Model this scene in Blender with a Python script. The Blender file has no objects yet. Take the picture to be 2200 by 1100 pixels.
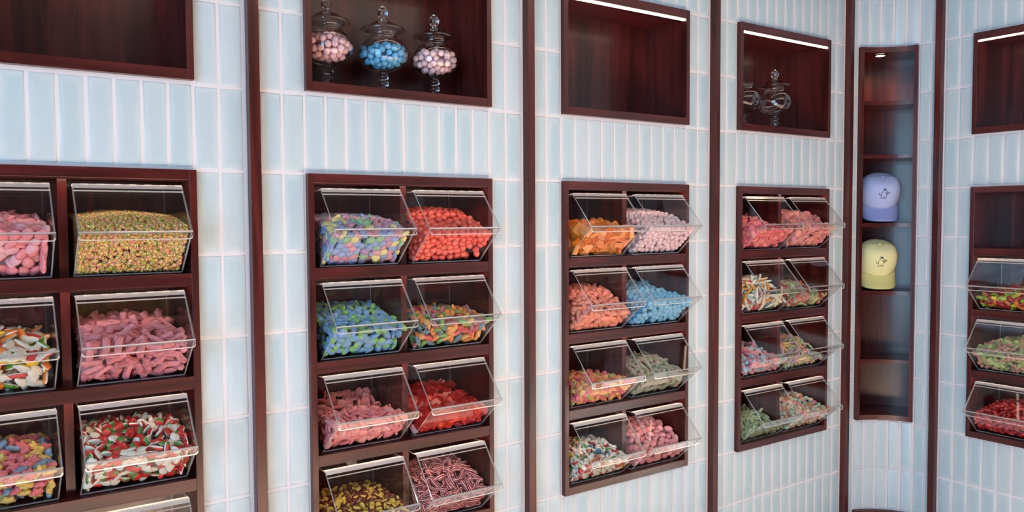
import bpy, math, random
import numpy as np
from mathutils import Matrix, Vector, Euler

PI = math.pi
H0 = 1.73                      # height of the top edge of the bin cabinets above the floor
W = 0.8477                     # bay spacing along the tiled wall
SC = bpy.context.scene
COL = SC.collection

# ------------------------------------------------------------------ camera
cam = bpy.data.cameras.new('camera'); cam_o = bpy.data.objects.new('camera', cam); COL.objects.link(cam_o)
cam.sensor_width = 36.0; cam.lens = 36.0 * 1711.5 / 2200.0; cam.clip_start = 0.05
CP = Vector((0.2336, -2.0061, H0 - 0.124)); yaw, pit, rol = 0.6040, -0.0452, -0.0053
Fv = Vector((math.sin(yaw) * math.cos(pit), math.cos(yaw) * math.cos(pit), math.sin(pit)))
Rv = Vector((math.cos(yaw), -math.sin(yaw), 0)); Uv = Rv.cross(Fv)
R2 = Rv * math.cos(rol) + Uv * math.sin(rol); U2 = -Rv * math.sin(rol) + Uv * math.cos(rol)
cam_o.matrix_world = Matrix(((R2.x, U2.x, -Fv.x, CP.x), (R2.y, U2.y, -Fv.y, CP.y), (R2.z, U2.z, -Fv.z, CP.z), (0, 0, 0, 1)))
SC.camera = cam_o

# ------------------------------------------------------------------ world, lights, exposure
SC.view_settings.view_transform = 'Standard'; SC.view_settings.look = 'None'
SC.view_settings.gamma = 1.0; SC.view_settings.use_curve_mapping = False
SC.view_settings.exposure = 0.18
SC.cycles.use_denoising = True
SC.cycles.transparent_max_bounces = 40
SC.cycles.max_bounces = 8; SC.cycles.diffuse_bounces = 4; SC.cycles.glossy_bounces = 4; SC.cycles.transmission_bounces = 8
SC.cycles.caustics_reflective = False; SC.cycles.caustics_refractive = False
SC.cycles.sample_clamp_indirect = 6.0
w = bpy.data.worlds.new('sky'); SC.world = w; w.use_nodes = True
w.node_tree.nodes['Background'].inputs[0].default_value = (0.62, 0.78, 1.0, 1)
w.node_tree.nodes['Background'].inputs[1].default_value = 1.0

def area(name, loc, rot, sx, sy, power, color):
    l = bpy.data.lights.new(name, 'AREA'); l.shape = 'RECTANGLE'; l.size = sx; l.size_y = sy
    l.energy = power; l.color = color
    o = bpy.data.objects.new(name, l); COL.objects.link(o); o.location = loc; o.rotation_euler = rot
    return o
# daylight entering through the shop front behind the camera
area('shopfront_daylight', (-2.5, -3.35, 1.6), (math.radians(90), 0, math.radians(-90)), 2.9, 2.6, 195, (0.40, 0.71, 1.0))
# unseen overhead fill, added to warm and even the light on the tiles
area('overhead_fill_light', (2.1, -2.1, H0 + 1.24), (0, 0, 0), 2.6, 1.6, 27, (1.0, 0.90, 0.80))
# sunbeam spots through the side window; the second is added for warm floor bounce
for tx, ty, tz, pw in ((0.95, -2.5, 4.6, 50000), (2.3, -2.1, 3.4, 44000)):
    l = bpy.data.lights.new('sun_fill_beam', 'SPOT'); l.energy = pw; l.spot_size = math.radians(12); l.spot_blend = .25; l.shadow_soft_size = .04; l.color = (.97, .96, .97) if tx < 1 else (1, .89, .76)
    o = bpy.data.objects.new('sun_fill_beam', l); COL.objects.link(o); o.location = (-6.2, -3.0, tz)
    o.rotation_euler = (Vector((tx, ty, 0)) - o.location).to_track_quat('-Z', 'Y').to_euler()
for i, (lx, ly, lp) in enumerate([(0.3, -1.0, 8), (1.55, -0.95, 8), (2.45, -1.3, 8), (2.5, -2.6, 8)]):
    l = bpy.data.lights.new('ceiling_spot', 'SPOT'); l.energy = lp * 1.4; l.spot_size = math.radians(100); l.spot_blend = .6
    l.shadow_soft_size = .035; l.color = (1, .93, .84)
    o = bpy.data.objects.new('ceiling_spot', l); COL.objects.link(o); o.location = (lx, ly, H0 + 1.22)

# ------------------------------------------------------------------ materials
def newmat(name):
    m = bpy.data.materials.new(name); m.use_nodes = True
    nt = m.node_tree; nt.nodes.clear()
    out = nt.nodes.new('ShaderNodeOutputMaterial')
    return m, nt, out
def N(nt, t, **kw):
    n = nt.nodes.new(t)
    for k, v in kw.items(): setattr(n, k, v)
    return n
def L(nt, a, b): nt.links.new(a, b)
def math_node(nt, op, a, b=None, clamp=False):
    n = N(nt, 'ShaderNodeMath', operation=op); n.use_clamp = clamp
    for i, v in enumerate((a, b)):
        if v is None: continue
        if isinstance(v, (int, float)): n.inputs[i].default_value = v
        else: L(nt, v, n.inputs[i])
    return n.outputs[0]
def mixcol(nt, fac, a, b):
    n = N(nt, 'ShaderNodeMix', data_type='RGBA')
    if isinstance(fac, (int, float)): n.inputs[0].default_value = fac
    else: L(nt, fac, n.inputs[0])
    for i, v in ((6, a), (7, b)):
        if isinstance(v, (tuple, list)): n.inputs[i].default_value = (*v[:3], 1)
        else: L(nt, v, n.inputs[i])
    return n.outputs[2]
def srgb(r, g, b):
    f = lambda c: (c / 255 / 12.92) if c / 255 <= .04045 else ((c / 255 + .055) / 1.055) ** 2.4
    return (f(r), f(g), f(b))

def mat_wood(name, axis):
    m, nt, out = newmat(name)
    p = N(nt, 'ShaderNodeBsdfPrincipled'); L(nt, p.outputs[0], out.inputs[0])
    tc = N(nt, 'ShaderNodeTexCoord'); mp = N(nt, 'ShaderNodeMapping'); L(nt, tc.outputs['Object'], mp.inputs[0])
    s = [26, 26, 26]; s[axis] = 2.2; mp.inputs['Scale'].default_value = s
    n1 = N(nt, 'ShaderNodeTexNoise'); n1.inputs['Scale'].default_value = 1.0; n1.inputs['Detail'].default_value = 5; n1.inputs['Distortion'].default_value = .8
    L(nt, mp.outputs[0], n1.inputs['Vector'])
    mp2 = N(nt, 'ShaderNodeMapping'); L(nt, tc.outputs['Object'], mp2.inputs[0])
    s = [900, 900, 900]; s[axis] = 45; mp2.inputs['Scale'].default_value = s
    n2 = N(nt, 'ShaderNodeTexNoise'); n2.inputs['Scale'].default_value = 1.0; n2.inputs['Detail'].default_value = 2
    L(nt, mp2.outputs[0], n2.inputs['Vector'])
    cr = N(nt, 'ShaderNodeValToRGB'); e = cr.color_ramp.elements
    e[0].position = .32; e[0].color = (0.026, 0.0034, 0.0033, 1); e[1].position = .68; e[1].color = (0.105, 0.0160, 0.0150, 1)
    L(nt, n1.outputs[0], cr.inputs[0])
    pores = math_node(nt, 'MULTIPLY', math_node(nt, 'SUBTRACT', n2.outputs[0], .53, True), 3.0, True)
    c = mixcol(nt, pores, cr.outputs[0], (0.022, 0.004, 0.003)); L(nt, c, p.inputs['Base Color'])
    p.inputs['Roughness'].default_value = .30; p.inputs['Specular IOR Level'].default_value = .35; p.inputs['Coat Weight'].default_value = .18; p.inputs['Coat Roughness'].default_value = .14
    b = N(nt, 'ShaderNodeBump'); b.inputs['Strength'].default_value = .12; b.inputs['Distance'].default_value = .0004
    L(nt, n2.outputs[0], b.inputs['Height']); L(nt, b.outputs[0], p.inputs['Normal'])
    return m
WX, WY, WZ = mat_wood('mahogany_along', 0), mat_wood('mahogany_deep', 1), mat_wood('mahogany_upright', 2)

def mat_tile():
    m, nt, out = newmat('glazed_tile')
    p = N(nt, 'ShaderNodeBsdfPrincipled'); L(nt, p.outputs[0], out.inputs[0])
    uv = N(nt, 'ShaderNodeUVMap', uv_map='tile'); at = N(nt, 'ShaderNodeAttribute', attribute_name='tint')
    sx = N(nt, 'ShaderNodeSeparateXYZ'); L(nt, uv.outputs[0], sx.inputs[0])
    sa = N(nt, 'ShaderNodeSeparateColor'); L(nt, at.outputs['Color'], sa.inputs[0])
    tc = N(nt, 'ShaderNodeTexCoord')
    nz = N(nt, 'ShaderNodeTexNoise'); nz.inputs['Scale'].default_value = 14; nz.inputs['Detail'].default_value = 4
    L(nt, tc.outputs['Object'], nz.inputs['Vector'])
    def edge(o, k, off=0):
        a = math_node(nt, 'ABSOLUTE', math_node(nt, 'SUBTRACT', o, .5 + off)); return math_node(nt, 'MULTIPLY', math_node(nt, 'SUBTRACT', .5, a), k)
    # glaze pools: shift of the pool centre differs per tile
    shift = math_node(nt, 'MULTIPLY', math_node(nt, 'SUBTRACT', sa.outputs[1], .35), .16)
    ux = math_node(nt, 'SUBTRACT', sx.outputs[0], shift)
    ex = edge(ux, 3.2); ey = edge(sx.outputs[1], 9.0)
    e = math_node(nt, 'MINIMUM', ex, ey, False)
    e = math_node(nt, 'ADD', e, math_node(nt, 'MULTIPLY', math_node(nt, 'SUBTRACT', nz.outputs[0], .5), 1.6), True)
    e = math_node(nt, 'MULTIPLY', e, math_node(nt, 'ADD', math_node(nt, 'MULTIPLY', sa.outputs[0], .75), .3), True)
    c = mixcol(nt, e, (0.530, 0.605, 0.660), (0.385, 0.525, 0.605))
    c = mixcol(nt, math_node(nt, 'MULTIPLY', sa.outputs[2], .35), c, (0.50, 0.585, 0.58))
    p.inputs['Roughness'].default_value = .13; p.inputs['Specular IOR Level'].default_value = .5
    mp = N(nt, 'ShaderNodeMapping'); L(nt, tc.outputs['Object'], mp.inputs[0]); mp.inputs['Rotation'].default_value = (0, math.radians(35), 0); mp.inputs['Scale'].default_value = (170, 170, 900)
    n2 = N(nt, 'ShaderNodeTexNoise'); n2.inputs['Scale'].default_value = 1.0; n2.inputs['Detail'].default_value = 3; n2.inputs['Distortion'].default_value = 1.2
    L(nt, mp.outputs[0], n2.inputs['Vector'])
    n3 = N(nt, 'ShaderNodeTexNoise'); n3.inputs['Scale'].default_value = 28; n3.inputs['Detail'].default_value = 2; L(nt, tc.outputs['Object'], n3.inputs['Vector'])
    cf = math_node(nt, 'MULTIPLY', math_node(nt, 'SUBTRACT', n2.outputs[0], .5, True), 1.1, True)
    L(nt, mixcol(nt, cf, c, (0.32, 0.43, 0.49)), p.inputs['Base Color'])
    hgt = math_node(nt, 'ADD', math_node(nt, 'MULTIPLY', n2.outputs[0], .30), n3.outputs[0])
    b = N(nt, 'ShaderNodeBump'); b.inputs['Strength'].default_value = .55; b.inputs['Distance'].default_value = .0022
    L(nt, hgt, b.inputs['Height']); L(nt, b.outputs[0], p.inputs['Normal'])
    return m
def simple(name, col, rough=.5, metal=0, coat=0, bump=0, bscale=300, spec=.5, emit=None, estr=0):
    m, nt, out = newmat(name)
    p = N(nt, 'ShaderNodeBsdfPrincipled'); L(nt, p.outputs[0], out.inputs[0])
    p.inputs['Base Color'].default_value = (*col, 1); p.inputs['Roughness'].default_value = rough; p.inputs['Metallic'].default_value = metal
    p.inputs['Coat Weight'].default_value = coat; p.inputs['Specular IOR Level'].default_value = spec
    if emit: p.inputs['Emission Color'].default_value = (*emit, 1); p.inputs['Emission Strength'].default_value = estr
    tc = N(nt, 'ShaderNodeTexCoord'); n = N(nt, 'ShaderNodeTexNoise'); n.inputs['Scale'].default_value = bscale; L(nt, tc.outputs['Object'], n.inputs['Vector'])
    c = mixcol(nt, math_node(nt, 'MULTIPLY', n.outputs[0], .16), col, tuple(x * .6 for x in col)); L(nt, c, p.inputs['Base Color'])
    if bump:
        b = N(nt, 'ShaderNodeBump'); b.inputs['Strength'].default_value = bump; b.inputs['Distance'].default_value = .001
        L(nt, n.outputs[0], b.inputs['Height']); L(nt, b.outputs[0], p.inputs['Normal'])
    return m
def thin_clear(name, tint=(.988, .988, .988), f0=.03, power=5.0, amt=.95, rough=.02, haze=0.0, hazecol=(1, 1, 1)):
    """a clear sheet: see-through, with mirror reflection that grows towards grazing view; haze = share of diffuse scatter in it"""
    m, nt, out = newmat(name)
    lw = N(nt, 'ShaderNodeLayerWeight'); lw.inputs[0].default_value = .5
    f = math_node(nt, 'ADD', math_node(nt, 'MULTIPLY', math_node(nt, 'POWER', lw.outputs['Facing'], power), amt), f0, True)
    t = N(nt, 'ShaderNodeBsdfTransparent'); t.inputs[0].default_value = (*tint, 1)
    g = N(nt, 'ShaderNodeBsdfGlossy'); g.inputs['Roughness'].default_value = rough
    a = t.outputs[0]
    if haze:
        d = N(nt, 'ShaderNodeBsdfDiffuse'); d.inputs[0].default_value = (*hazecol, 1)
        tr = N(nt, 'ShaderNodeBsdfTranslucent'); tr.inputs[0].default_value = (*hazecol, 1)
        dm = N(nt, 'ShaderNodeMixShader'); dm.inputs[0].default_value = .5; L(nt, d.outputs[0], dm.inputs[1]); L(nt, tr.outputs[0], dm.inputs[2])
        hm = N(nt, 'ShaderNodeMixShader'); hm.inputs[0].default_value = haze; L(nt, a, hm.inputs[1]); L(nt, dm.outputs[0], hm.inputs[2]); a = hm.outputs[0]
    mx = N(nt, 'ShaderNodeMixShader'); L(nt, f, mx.inputs[0]); L(nt, a, mx.inputs[1]); L(nt, g.outputs[0], mx.inputs[2])
    L(nt, mx.outputs[0], out.inputs[0])
    return m
TILE = mat_tile()
GROUT = simple('white_grout', (0.68, 0.655, 0.685), .8, bscale=60)
ACR = thin_clear('clear_acrylic', amt=.8)
ACR_EDGE = thin_clear('polished_acrylic_edge', tint=(.90, .90, .92), f0=.18, power=2.0, amt=.6, rough=.10, haze=.52, hazecol=(1, .97, .95))  # diffuse haze imitates light glowing in the sheet edges
RIM = thin_clear('acrylic_rim_highlight', tint=(.9, .9, .9), f0=.2, power=2, amt=.5, rough=.15, haze=.75, hazecol=(1, .98, .96))  # whitened to imitate light piped to the lid's lower edge
HINGE = thin_clear('frosted_acrylic_hinge', tint=(.8, .78, .78), f0=.14, power=2, amt=.5, rough=.2, haze=.72, hazecol=(1, .95, .92))
GLASS = thin_clear('clear_jar_glass', tint=(.97, .975, .98), f0=.06, power=2.0, amt=1.0, rough=.02)
def mat_glass():
    m, nt, out = newmat('solid_clear_glass')
    p = N(nt, 'ShaderNodeBsdfPrincipled'); L(nt, p.outputs[0], out.inputs[0])
    p.inputs['Base Color'].default_value = (1, 1, 1, 1); p.inputs['Roughness'].default_value = .03; p.inputs['Transmission Weight'].default_value = 1; p.inputs['IOR'].default_value = 1.48
    return m
SGLASS = mat_glass()
def mat_emit(name, col, s):
    m, nt, out = newmat(name); e = N(nt, 'ShaderNodeEmission'); e.inputs[0].default_value = (*col, 1); e.inputs[1].default_value = s; L(nt, e.outputs[0], out.inputs[0]); return m
LED = mat_emit('warm_led', (1.0, .74, .55), 5.0)
LEDBIN = mat_emit('bin_led', (1.0, .74, .58), 26.0)
SPOTM = mat_emit('spot_lens', (1.0, .84, .62), 14.0)

def mat_candy(col, rough=.5, sugar=0.0, coat=0.0, vary=.12):
    key = 'candy_%02x%02x%02x' % tuple(int(max(0, min(1, c)) * 255) for c in col) + ('_sugared' if sugar else '')
    if key in bpy.data.materials: return bpy.data.materials[key]
    m, nt, out = newmat(key)
    p = N(nt, 'ShaderNodeBsdfPrincipled'); L(nt, p.outputs[0], out.inputs[0])
    tc = N(nt, 'ShaderNodeTexCoord'); oi = N(nt, 'ShaderNodeObjectInfo')
    n = N(nt, 'ShaderNodeTexNoise'); n.inputs['Scale'].default_value = 120; n.inputs['Detail'].default_value = 2; L(nt, tc.outputs['Object'], n.inputs['Vector'])
    lo = tuple(x * (1 - 2.2 * vary) for x in col); hi = tuple(min(1, x * (1 + vary) + .02) for x in col)
    f = math_node(nt, 'MULTIPLY', math_node(nt, 'ADD', n.outputs[0], oi.outputs['Random']), .5)
    c = mixcol(nt, f, lo, hi)
    if sugar:
        n2 = N(nt, 'ShaderNodeTexNoise'); n2.inputs['Scale'].default_value = 900; n2.inputs['Detail'].default_value = 1; L(nt, tc.outputs['Object'], n2.inputs['Vector'])
        s = math_node(nt, 'MULTIPLY', math_node(nt, 'SUBTRACT', n2.outputs[0], .47, True), 6 * sugar, True)
        c = mixcol(nt, s, c, tuple(.55 + .42 * x for x in col))
        b = N(nt, 'ShaderNodeBump'); b.inputs['Strength'].default_value = .6; b.inputs['Distance'].default_value = .0008; L(nt, n2.outputs[0], b.inputs['Height']); L(nt, b.outputs[0], p.inputs['Normal'])
    L(nt, c, p.inputs['Base Color']); p.inputs['Roughness'].default_value = rough; p.inputs['Coat Weight'].default_value = coat; p.inputs['Coat Roughness'].default_value = .2
    return m

# ------------------------------------------------------------------ mesh helpers
class MB:
    def __init__(s): s.v = []; s.f = []; s.m = []; s.sm = []
    def box(s, x0, x1, y0, y1, z0, z1, m=0):
        b = len(s.v)
        s.v += [(x0, y0, z0), (x1, y0, z0), (x1, y1, z0), (x0, y1, z0), (x0, y0, z1), (x1, y0, z1), (x1, y1, z1), (x0, y1, z1)]
        for q in ((0, 3, 2, 1), (4, 5, 6, 7), (0, 1, 5, 4), (1, 2, 6, 5), (2, 3, 7, 6), (3, 0, 4, 7)):
            s.f.append([b + i for i in q]); s.m.append(m); s.sm.append(False)
        return s
    def prism(s, poly, x0, x1, m=0, mrim=None):
        """poly of (y,z), extruded along x; rim faces take mrim"""
        b = len(s.v); n = len(poly)
        s.v += [(x0, y, z) for y, z in poly] + [(x1, y, z) for y, z in poly]
        s.f.append([b + i for i in range(n)][::-1]); s.f.append([b + n + i for i in range(n)]); s.m += [m, m]; s.sm += [False] * 2
        for i in range(n):
            j = (i + 1) % n; s.f.append([b + i, b + j, b + n + j, b + n + i]); s.m.append(m if mrim is None else mrim); s.sm.append(False)
        return s
    def raw(s, v, f, m=None, sm=None, M=None):
        b = len(s.v)
        if M is not None: v = [tuple(M @ Vector(q)) for q in v]
        s.v += [tuple(q) for q in v]; s.f += [[b + i for i in q] for q in f]
        s.m += list(m) if m is not None else [0] * len(f); s.sm += list(sm) if sm is not None else [True] * len(f)
        return s
    def lathe(s, prof, n=32, m=0, c=(0, 0), smooth=True):
        b = len(s.v)
        for r, z in prof:
            for i in range(n):
                a = 2 * PI * i / n; s.v.append((c[0] + r * math.cos(a), c[1] + r * math.sin(a), z))
        for k in range(len(prof) - 1):
            for i in range(n):
                j = (i + 1) % n; s.f.append([b + k * n + i, b + k * n + j, b + (k + 1) * n + j, b + (k + 1) * n + i]); s.m.append(m); s.sm.append(smooth)
        return s
    def mesh(s, name, mats):
        me = bpy.data.meshes.new(name); me.from_pydata(s.v, [], s.f)
        for q in mats: me.materials.append(q)
        me.polygons.foreach_set('material_index', s.m); me.polygons.foreach_set('use_smooth', s.sm); me.update()
        return me
    def build(s, name, mats, parent=None):
        if not isinstance(mats, (list, tuple)): mats = [mats]
        o = bpy.data.objects.new(name, s.mesh(name, mats)); COL.objects.link(o)
        if parent: o.parent = parent
        return o
def tag(o, label=None, cat=None, group=None, kind=None):
    for k, v in (('label', label), ('category', cat), ('group', group), ('kind', kind)):
        if v: o[k] = v
    return o
def empty(name, loc, rz=0, parent=None):
    o = bpy.data.objects.new(name, None); COL.objects.link(o); o.location = loc; o.rotation_euler = (0, 0, rz); o.empty_display_size = .05
    return o
def bevel(o, wd=.0015, seg=2):
    m = o.modifiers.new('bevel', 'BEVEL'); m.width = wd; m.segments = seg; m.limit_method = 'ANGLE'; m.harden_normals = False
    return o
def copy_tree(o, parent=None):
    c = o.copy(); COL.objects.link(c)
    if parent: c.parent = parent
    for ch in [q for q in kids.get(o.name, [])]: copy_tree(ch, c)
    return c
kids = {}

# ------------------------------------------------------------------ tiled walls
YT, YG = .017, .0184           # tile face and grout plane behind the face of the wooden frames
TH = .205                      # tile course
rng = random.Random(5)
class Tiles(MB):
    def __init__(s): super().__init__(); s.uv = []; s.tint = []
    def fillattr(s):
        while len(s.uv) < len(s.f): s.uv.append([(0, 0)] * len(s.f[len(s.uv)])); s.tint.append((0, 0, 0))
    def tile(s, u0, u1, z0, z1, mp):
        g = .0034; u0 += g; u1 -= g; z0 += g; z1 -= g
        if u1 - u0 < .006 or z1 - z0 < .01: return
        s.fillattr()
        t1 = rng.uniform(-.0005, .0005); t2 = rng.uniform(-.0005, .0005); b = len(s.v); col = (rng.random(), rng.random(), rng.random())
        rings = ((0, YG + .0004), (.0012, YT + .0006), (.0048, YT)); uvs = []
        for ins, y in rings:
            for (a, c) in ((0, 0), (1, 0), (1, 1), (0, 1)):
                u = u0 + ins if a == 0 else u1 - ins; z = z0 + ins if c == 0 else z1 - ins
                s.v.append(mp(u, y + (t1 * (2 * a - 1) + t2 * (2 * c - 1)) * (ins > 0), z)); uvs.append(((u - u0) / (u1 - u0), (z - z0) / (z1 - z0)))
        fs = [[k * 4 + i, k * 4 + (i + 1) % 4, (k + 1) * 4 + (i + 1) % 4, (k + 1) * 4 + i] for k in range(2) for i in range(4)] + [[8, 9, 10, 11]]
        for q in fs:
            s.f.append([b + i for i in q]); s.m.append(0); s.sm.append(True); s.uv.append([uvs[i] for i in q]); s.tint.append(col)
    def finish(s, name):
        s.fillattr()
        o = s.build(name, [TILE, GROUT]); me = o.data
        uvl = me.uv_layers.new(name='tile'); uvl.data.foreach_set('uv', [c for q in s.uv for p_ in q for c in p_])
        ca = me.color_attributes.new('tint', 'FLOAT_COLOR', 'CORNER'); ca.data.foreach_set('color', [c for q, t in zip(s.uv, s.tint) for _ in q for c in (*t, 1)])
        tag(o, kind='structure'); return o
FL, FR = .1288, .7007          # frame edges inside a bay, PL/PR = the post
PL, PR = -.0205, .0065
LOW = (-1.025, 0.0); UPP = (.2134, .6186)
ZB, ZT = -H0, 1.27
def bay(t, mp, x0, niches):
    def blk(a, b, c, d):       # grouted backing block
        if b - a < 1e-4 or d - c < 1e-4: return
        vs = [mp(x0 + u, y, z) for y in (YG, .23) for (u, z) in ((a, c), (b, c), (b, d), (a, d))]
        k = len(t.v); t.fillattr(); t.v += vs
        for q in ((0, 1, 2, 3), (7, 6, 5, 4), (0, 4, 5, 1), (1, 5, 6, 2), (2, 6, 7, 3), (3, 7, 4, 0)): t.f.append([k + i for i in q]); t.m.append(1); t.sm.append(False)
    if niches:
        blk(0, FL + .002, ZB, ZT); blk(FR - .002, W, ZB, ZT)
        for c, d in ((ZB, LOW[0] + .002), (LOW[1] - .002, UPP[0] + .002), (UPP[1] - .002, ZT)): blk(FL + .002, FR - .002, c, d)
    else: blk(0, W, ZB, ZT)
    cols = [PR + .004, PR + .004 + (FL - PR - .004) / 2, FL]; cols += [FL + (FR - FL) * i / 10 for i in range(1, 11)]
    cols += [FR + (W + PL - FR - .006) / 2, W + PL - .006]
    r0, r1 = math.floor(ZB / TH), math.ceil(ZT / TH)
    for r in range(r0, r1):
        z0, z1 = max(ZB, r * TH), min(ZT, (r + 1) * TH)
        for i in range(len(cols) - 1):
            c0, c1 = cols[i], cols[i + 1]; a, b = z0, z1
            if niches and 2 <= i < 12:
                if LOW[0] - .01 < (a + b) / 2 < 0: continue
                if UPP[0] < (a + b) / 2 < UPP[1] + .005: continue
                if r == 1: a, b = .205, .205
                if r == 0: a, b = .004, .2075
                if r == 3: a = .6216
                if r == -6: b = LOW[0] - .003
            t.tile(x0 + c0, x0 + c1, a, b, mp)

mp1 = lambda u, y, z: (u, y, z + H0)
X2, Y2 = 3.6152, -.2624
mp2 = lambda u, y, z: (X2 + y, Y2 - u, z + H0)
t = Tiles()
for k in range(-2, 4): bay(t, mp1, k * W, k >= 0)
t.finish('wall_front')
t = Tiles()
for k in range(0, 6): bay(t, mp2, k * W, k == 0)
t.finish('wall_right')
# posts
pn = 0
for k in range(-1, 5):
    pn += 1
    o = MB().box(k * W + PL, k * W + PR, -.008, .03, 0, H0 + ZT).build('trim_%d' % pn, WZ); tag(o, kind='structure'); bevel(o, .0012)
for k in range(0, 3):
    pn += 1
    o = MB().box(X2 - .008, X2 + .03, Y2 - k * W - PR, Y2 - k * W - PL, 0, H0 + ZT).build('trim_%d' % pn, WZ); tag(o, kind='structure'); bevel(o, .0012)

# concave tiled corner
CX, CY, CR = 4 * W - .0205 - 0.0, -.2445, .2615
CR = .2445 + .0170
def mpc(a, y, z): r = CR - YT + y; return (CX + r * math.cos(a), CY + r * math.sin(a), z + H0)
DG = PI / 180
def pbox(mb, r0, r1, a0, a1, z0, z1, n=10, m=0):
    b = len(mb.v)
    for i in range(n + 1):
        a = (a0 + (a1 - a0) * i / n) * DG
        for r, z in ((r0, z0), (r1, z0), (r1, z1), (r0, z1)): mb.v.append((CX + r * math.cos(a), CY + r * math.sin(a), z + H0))
    for i in range(n):
        for j in range(4):
            k = (j + 1) % 4; mb.f.append([b + i * 4 + j, b + (i + 1) * 4 + j, b + (i + 1) * 4 + k, b + i * 4 + k]); mb.m.append(m); mb.sm.append(False)
    mb.f.append([b + 3, b + 2, b + 1, b]); e = b + n * 4; mb.f.append([e, e + 1, e + 2, e + 3]); mb.m += [m, m]; mb.sm += [False] * 2
    return mb
A0, A1 = 17.0, 72.2            # niche opening, degrees
NT, NBt = .6125, -1.012
NLT = -1.417
t = Tiles()
for (a, b, c, d) in ((0, A0 + .4, ZB, ZT), (A1 - .4, 90, ZB, ZT), (A0 + .4, A1 - .4, NT - .002, ZT), (A0 + .4, A1 - .4, NLT - .002, NBt + .002)):
    t.fillattr(); pbox(t, CR + .0025, CR + .2, a, b, c, d, 12, 1)
acols = [A0 + (A1 - A0) / 5 * i for i in range(-2, 7)]; acols[0] = 0.0; acols.append(90.0); acols.insert(0, -.0)
acols = [0.0, 6.0] + [A0 + (A1 - A0) / 5 * i for i in range(6)] + [83.0, 90.0]
for r in range(math.floor(ZB / TH), math.ceil(ZT / TH)):
    z0, z1 = max(ZB, r * TH), min(ZT, (r + 1) * TH)
    for i in range(len(acols) - 1):
        a, b = z0, z1
        if 2 <= i < 7:
            if NBt - .01 < (a + b) / 2 < .61: continue
            if (a + b) / 2 < NLT - .01: continue
            if r == 3: a = NT + .004
            if r == -6: b = NBt - .004
            if r == -7: a = NLT + .003
        aa, ab = acols[i] * DG, acols[i + 1] * DG; am = (aa + ab) / 2
        def mpf(u, y, z, aa=aa, ab=ab):      # flat tile set as a chord of the curve
            f = (u / CR - aa) / (ab - aa); p = Vector(mpc(aa, 0, z)); q = Vector(mpc(ab, 0, z)); s = p.lerp(q, f); am_ = (aa + ab) / 2
            return (s.x + (y) * math.cos(am_), s.y + (y) * math.sin(am_), s.z)
        t.tile(aa * CR, ab * CR, a, b, mpf)
t.finish('wall_corner')

# ------------------------------------------------------------------ rest of the room (behind the camera)
XL, XR, YF = -2.6, X2 + YT, -5.6
FLOORM = simple('pale_floor', (.68, .49, .37), .35, bscale=8); PLAST = simple('cream_plaster', (.50, .48, .46), .8); CEIL = simple('dark_ceiling_paint', (.12, .11, .11), .9); DARKW = WX
tag(MB().box(XL - .2, XR + .6, YF - .2, .3, -.1, 0).build('floor', FLOORM), kind='structure')
tag(MB().box(XL - .2, XR + .6, YF - .2, .3, H0 + ZT, H0 + ZT + .1).build('ceiling', CEIL), kind='structure')
b = MB(); b.box(XL - .15, XL, YF, -4.85, 0, H0 + ZT).box(XL - .15, XL, -.95, .3, 0, H0 + ZT).box(XL - .15, XL, -4.85, -.95, 2.92, H0 + ZT).box(XL - .15, XL, -4.85, -.95, 0, .28)
tag(b.build('wall_left', PLAST), kind='structure')
tag(MB().box(XL, XR + .4, YF - .15, YF, 0, H0 + ZT).build('wall_back', WZ), kind='structure')
win = empty('window_1', (XL - .07, -2.9, .28)); tag(win, kind='structure')
b = MB()
for y in (-1.95, -.68, .61, 1.88): b.box(-.04, .04, y, y + .07, 0, 2.64)
b.box(-.04, .04, -1.95, 1.95, 0, .07).box(-.04, .04, -1.95, 1.95, 2.57, 2.64); b.build('window_frame', DARKW, win)
MB().box(-.004, .004, -1.93, 1.93, .05, 2.6).build('window_glass', ACR, win)

# ------------------------------------------------------------------ cabinets
ND = .213
def wood_parts(root, x0, x1, z0, z1, th=.0165, top=.0245, bot=.025):
    for a, b in ((x0, x0 + th), (x1 - th, x1)): bevel(MB().box(a, b, 0, ND, z0, z1).build('side_board', WZ, root), .0008)
    bevel(MB().box(x0 + th, x1 - th, .0003, ND, z1 - top, z1).build('top_board', WX, root), .0008)
    bevel(MB().box(x0 + th, x1 - th, .0003, ND, z0, z0 + bot).build('bottom_board', WX, root), .0008)
    MB().box(x0 + th, x1 - th, ND - .004, ND, z0 + bot, z1 - top).build('back_panel', WZ, root)
bayname = {1: 'first bay at the left edge', 2: 'second tiled bay', 3: 'third tiled bay', 4: 'fourth bay beside the curved corner', 5: 'right wall past the curved corner'}
def place(root, bayk, x, z):
    if bayk == 5: root.location = mp2(x, 0, z); root.rotation_euler = (0, 0, -PI / 2)
    else: root.location = mp1((bayk - 1) * W + x, 0, z)
ROWZ = (-.248, -.497, -.746, -1.0)
SHT = .028
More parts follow.
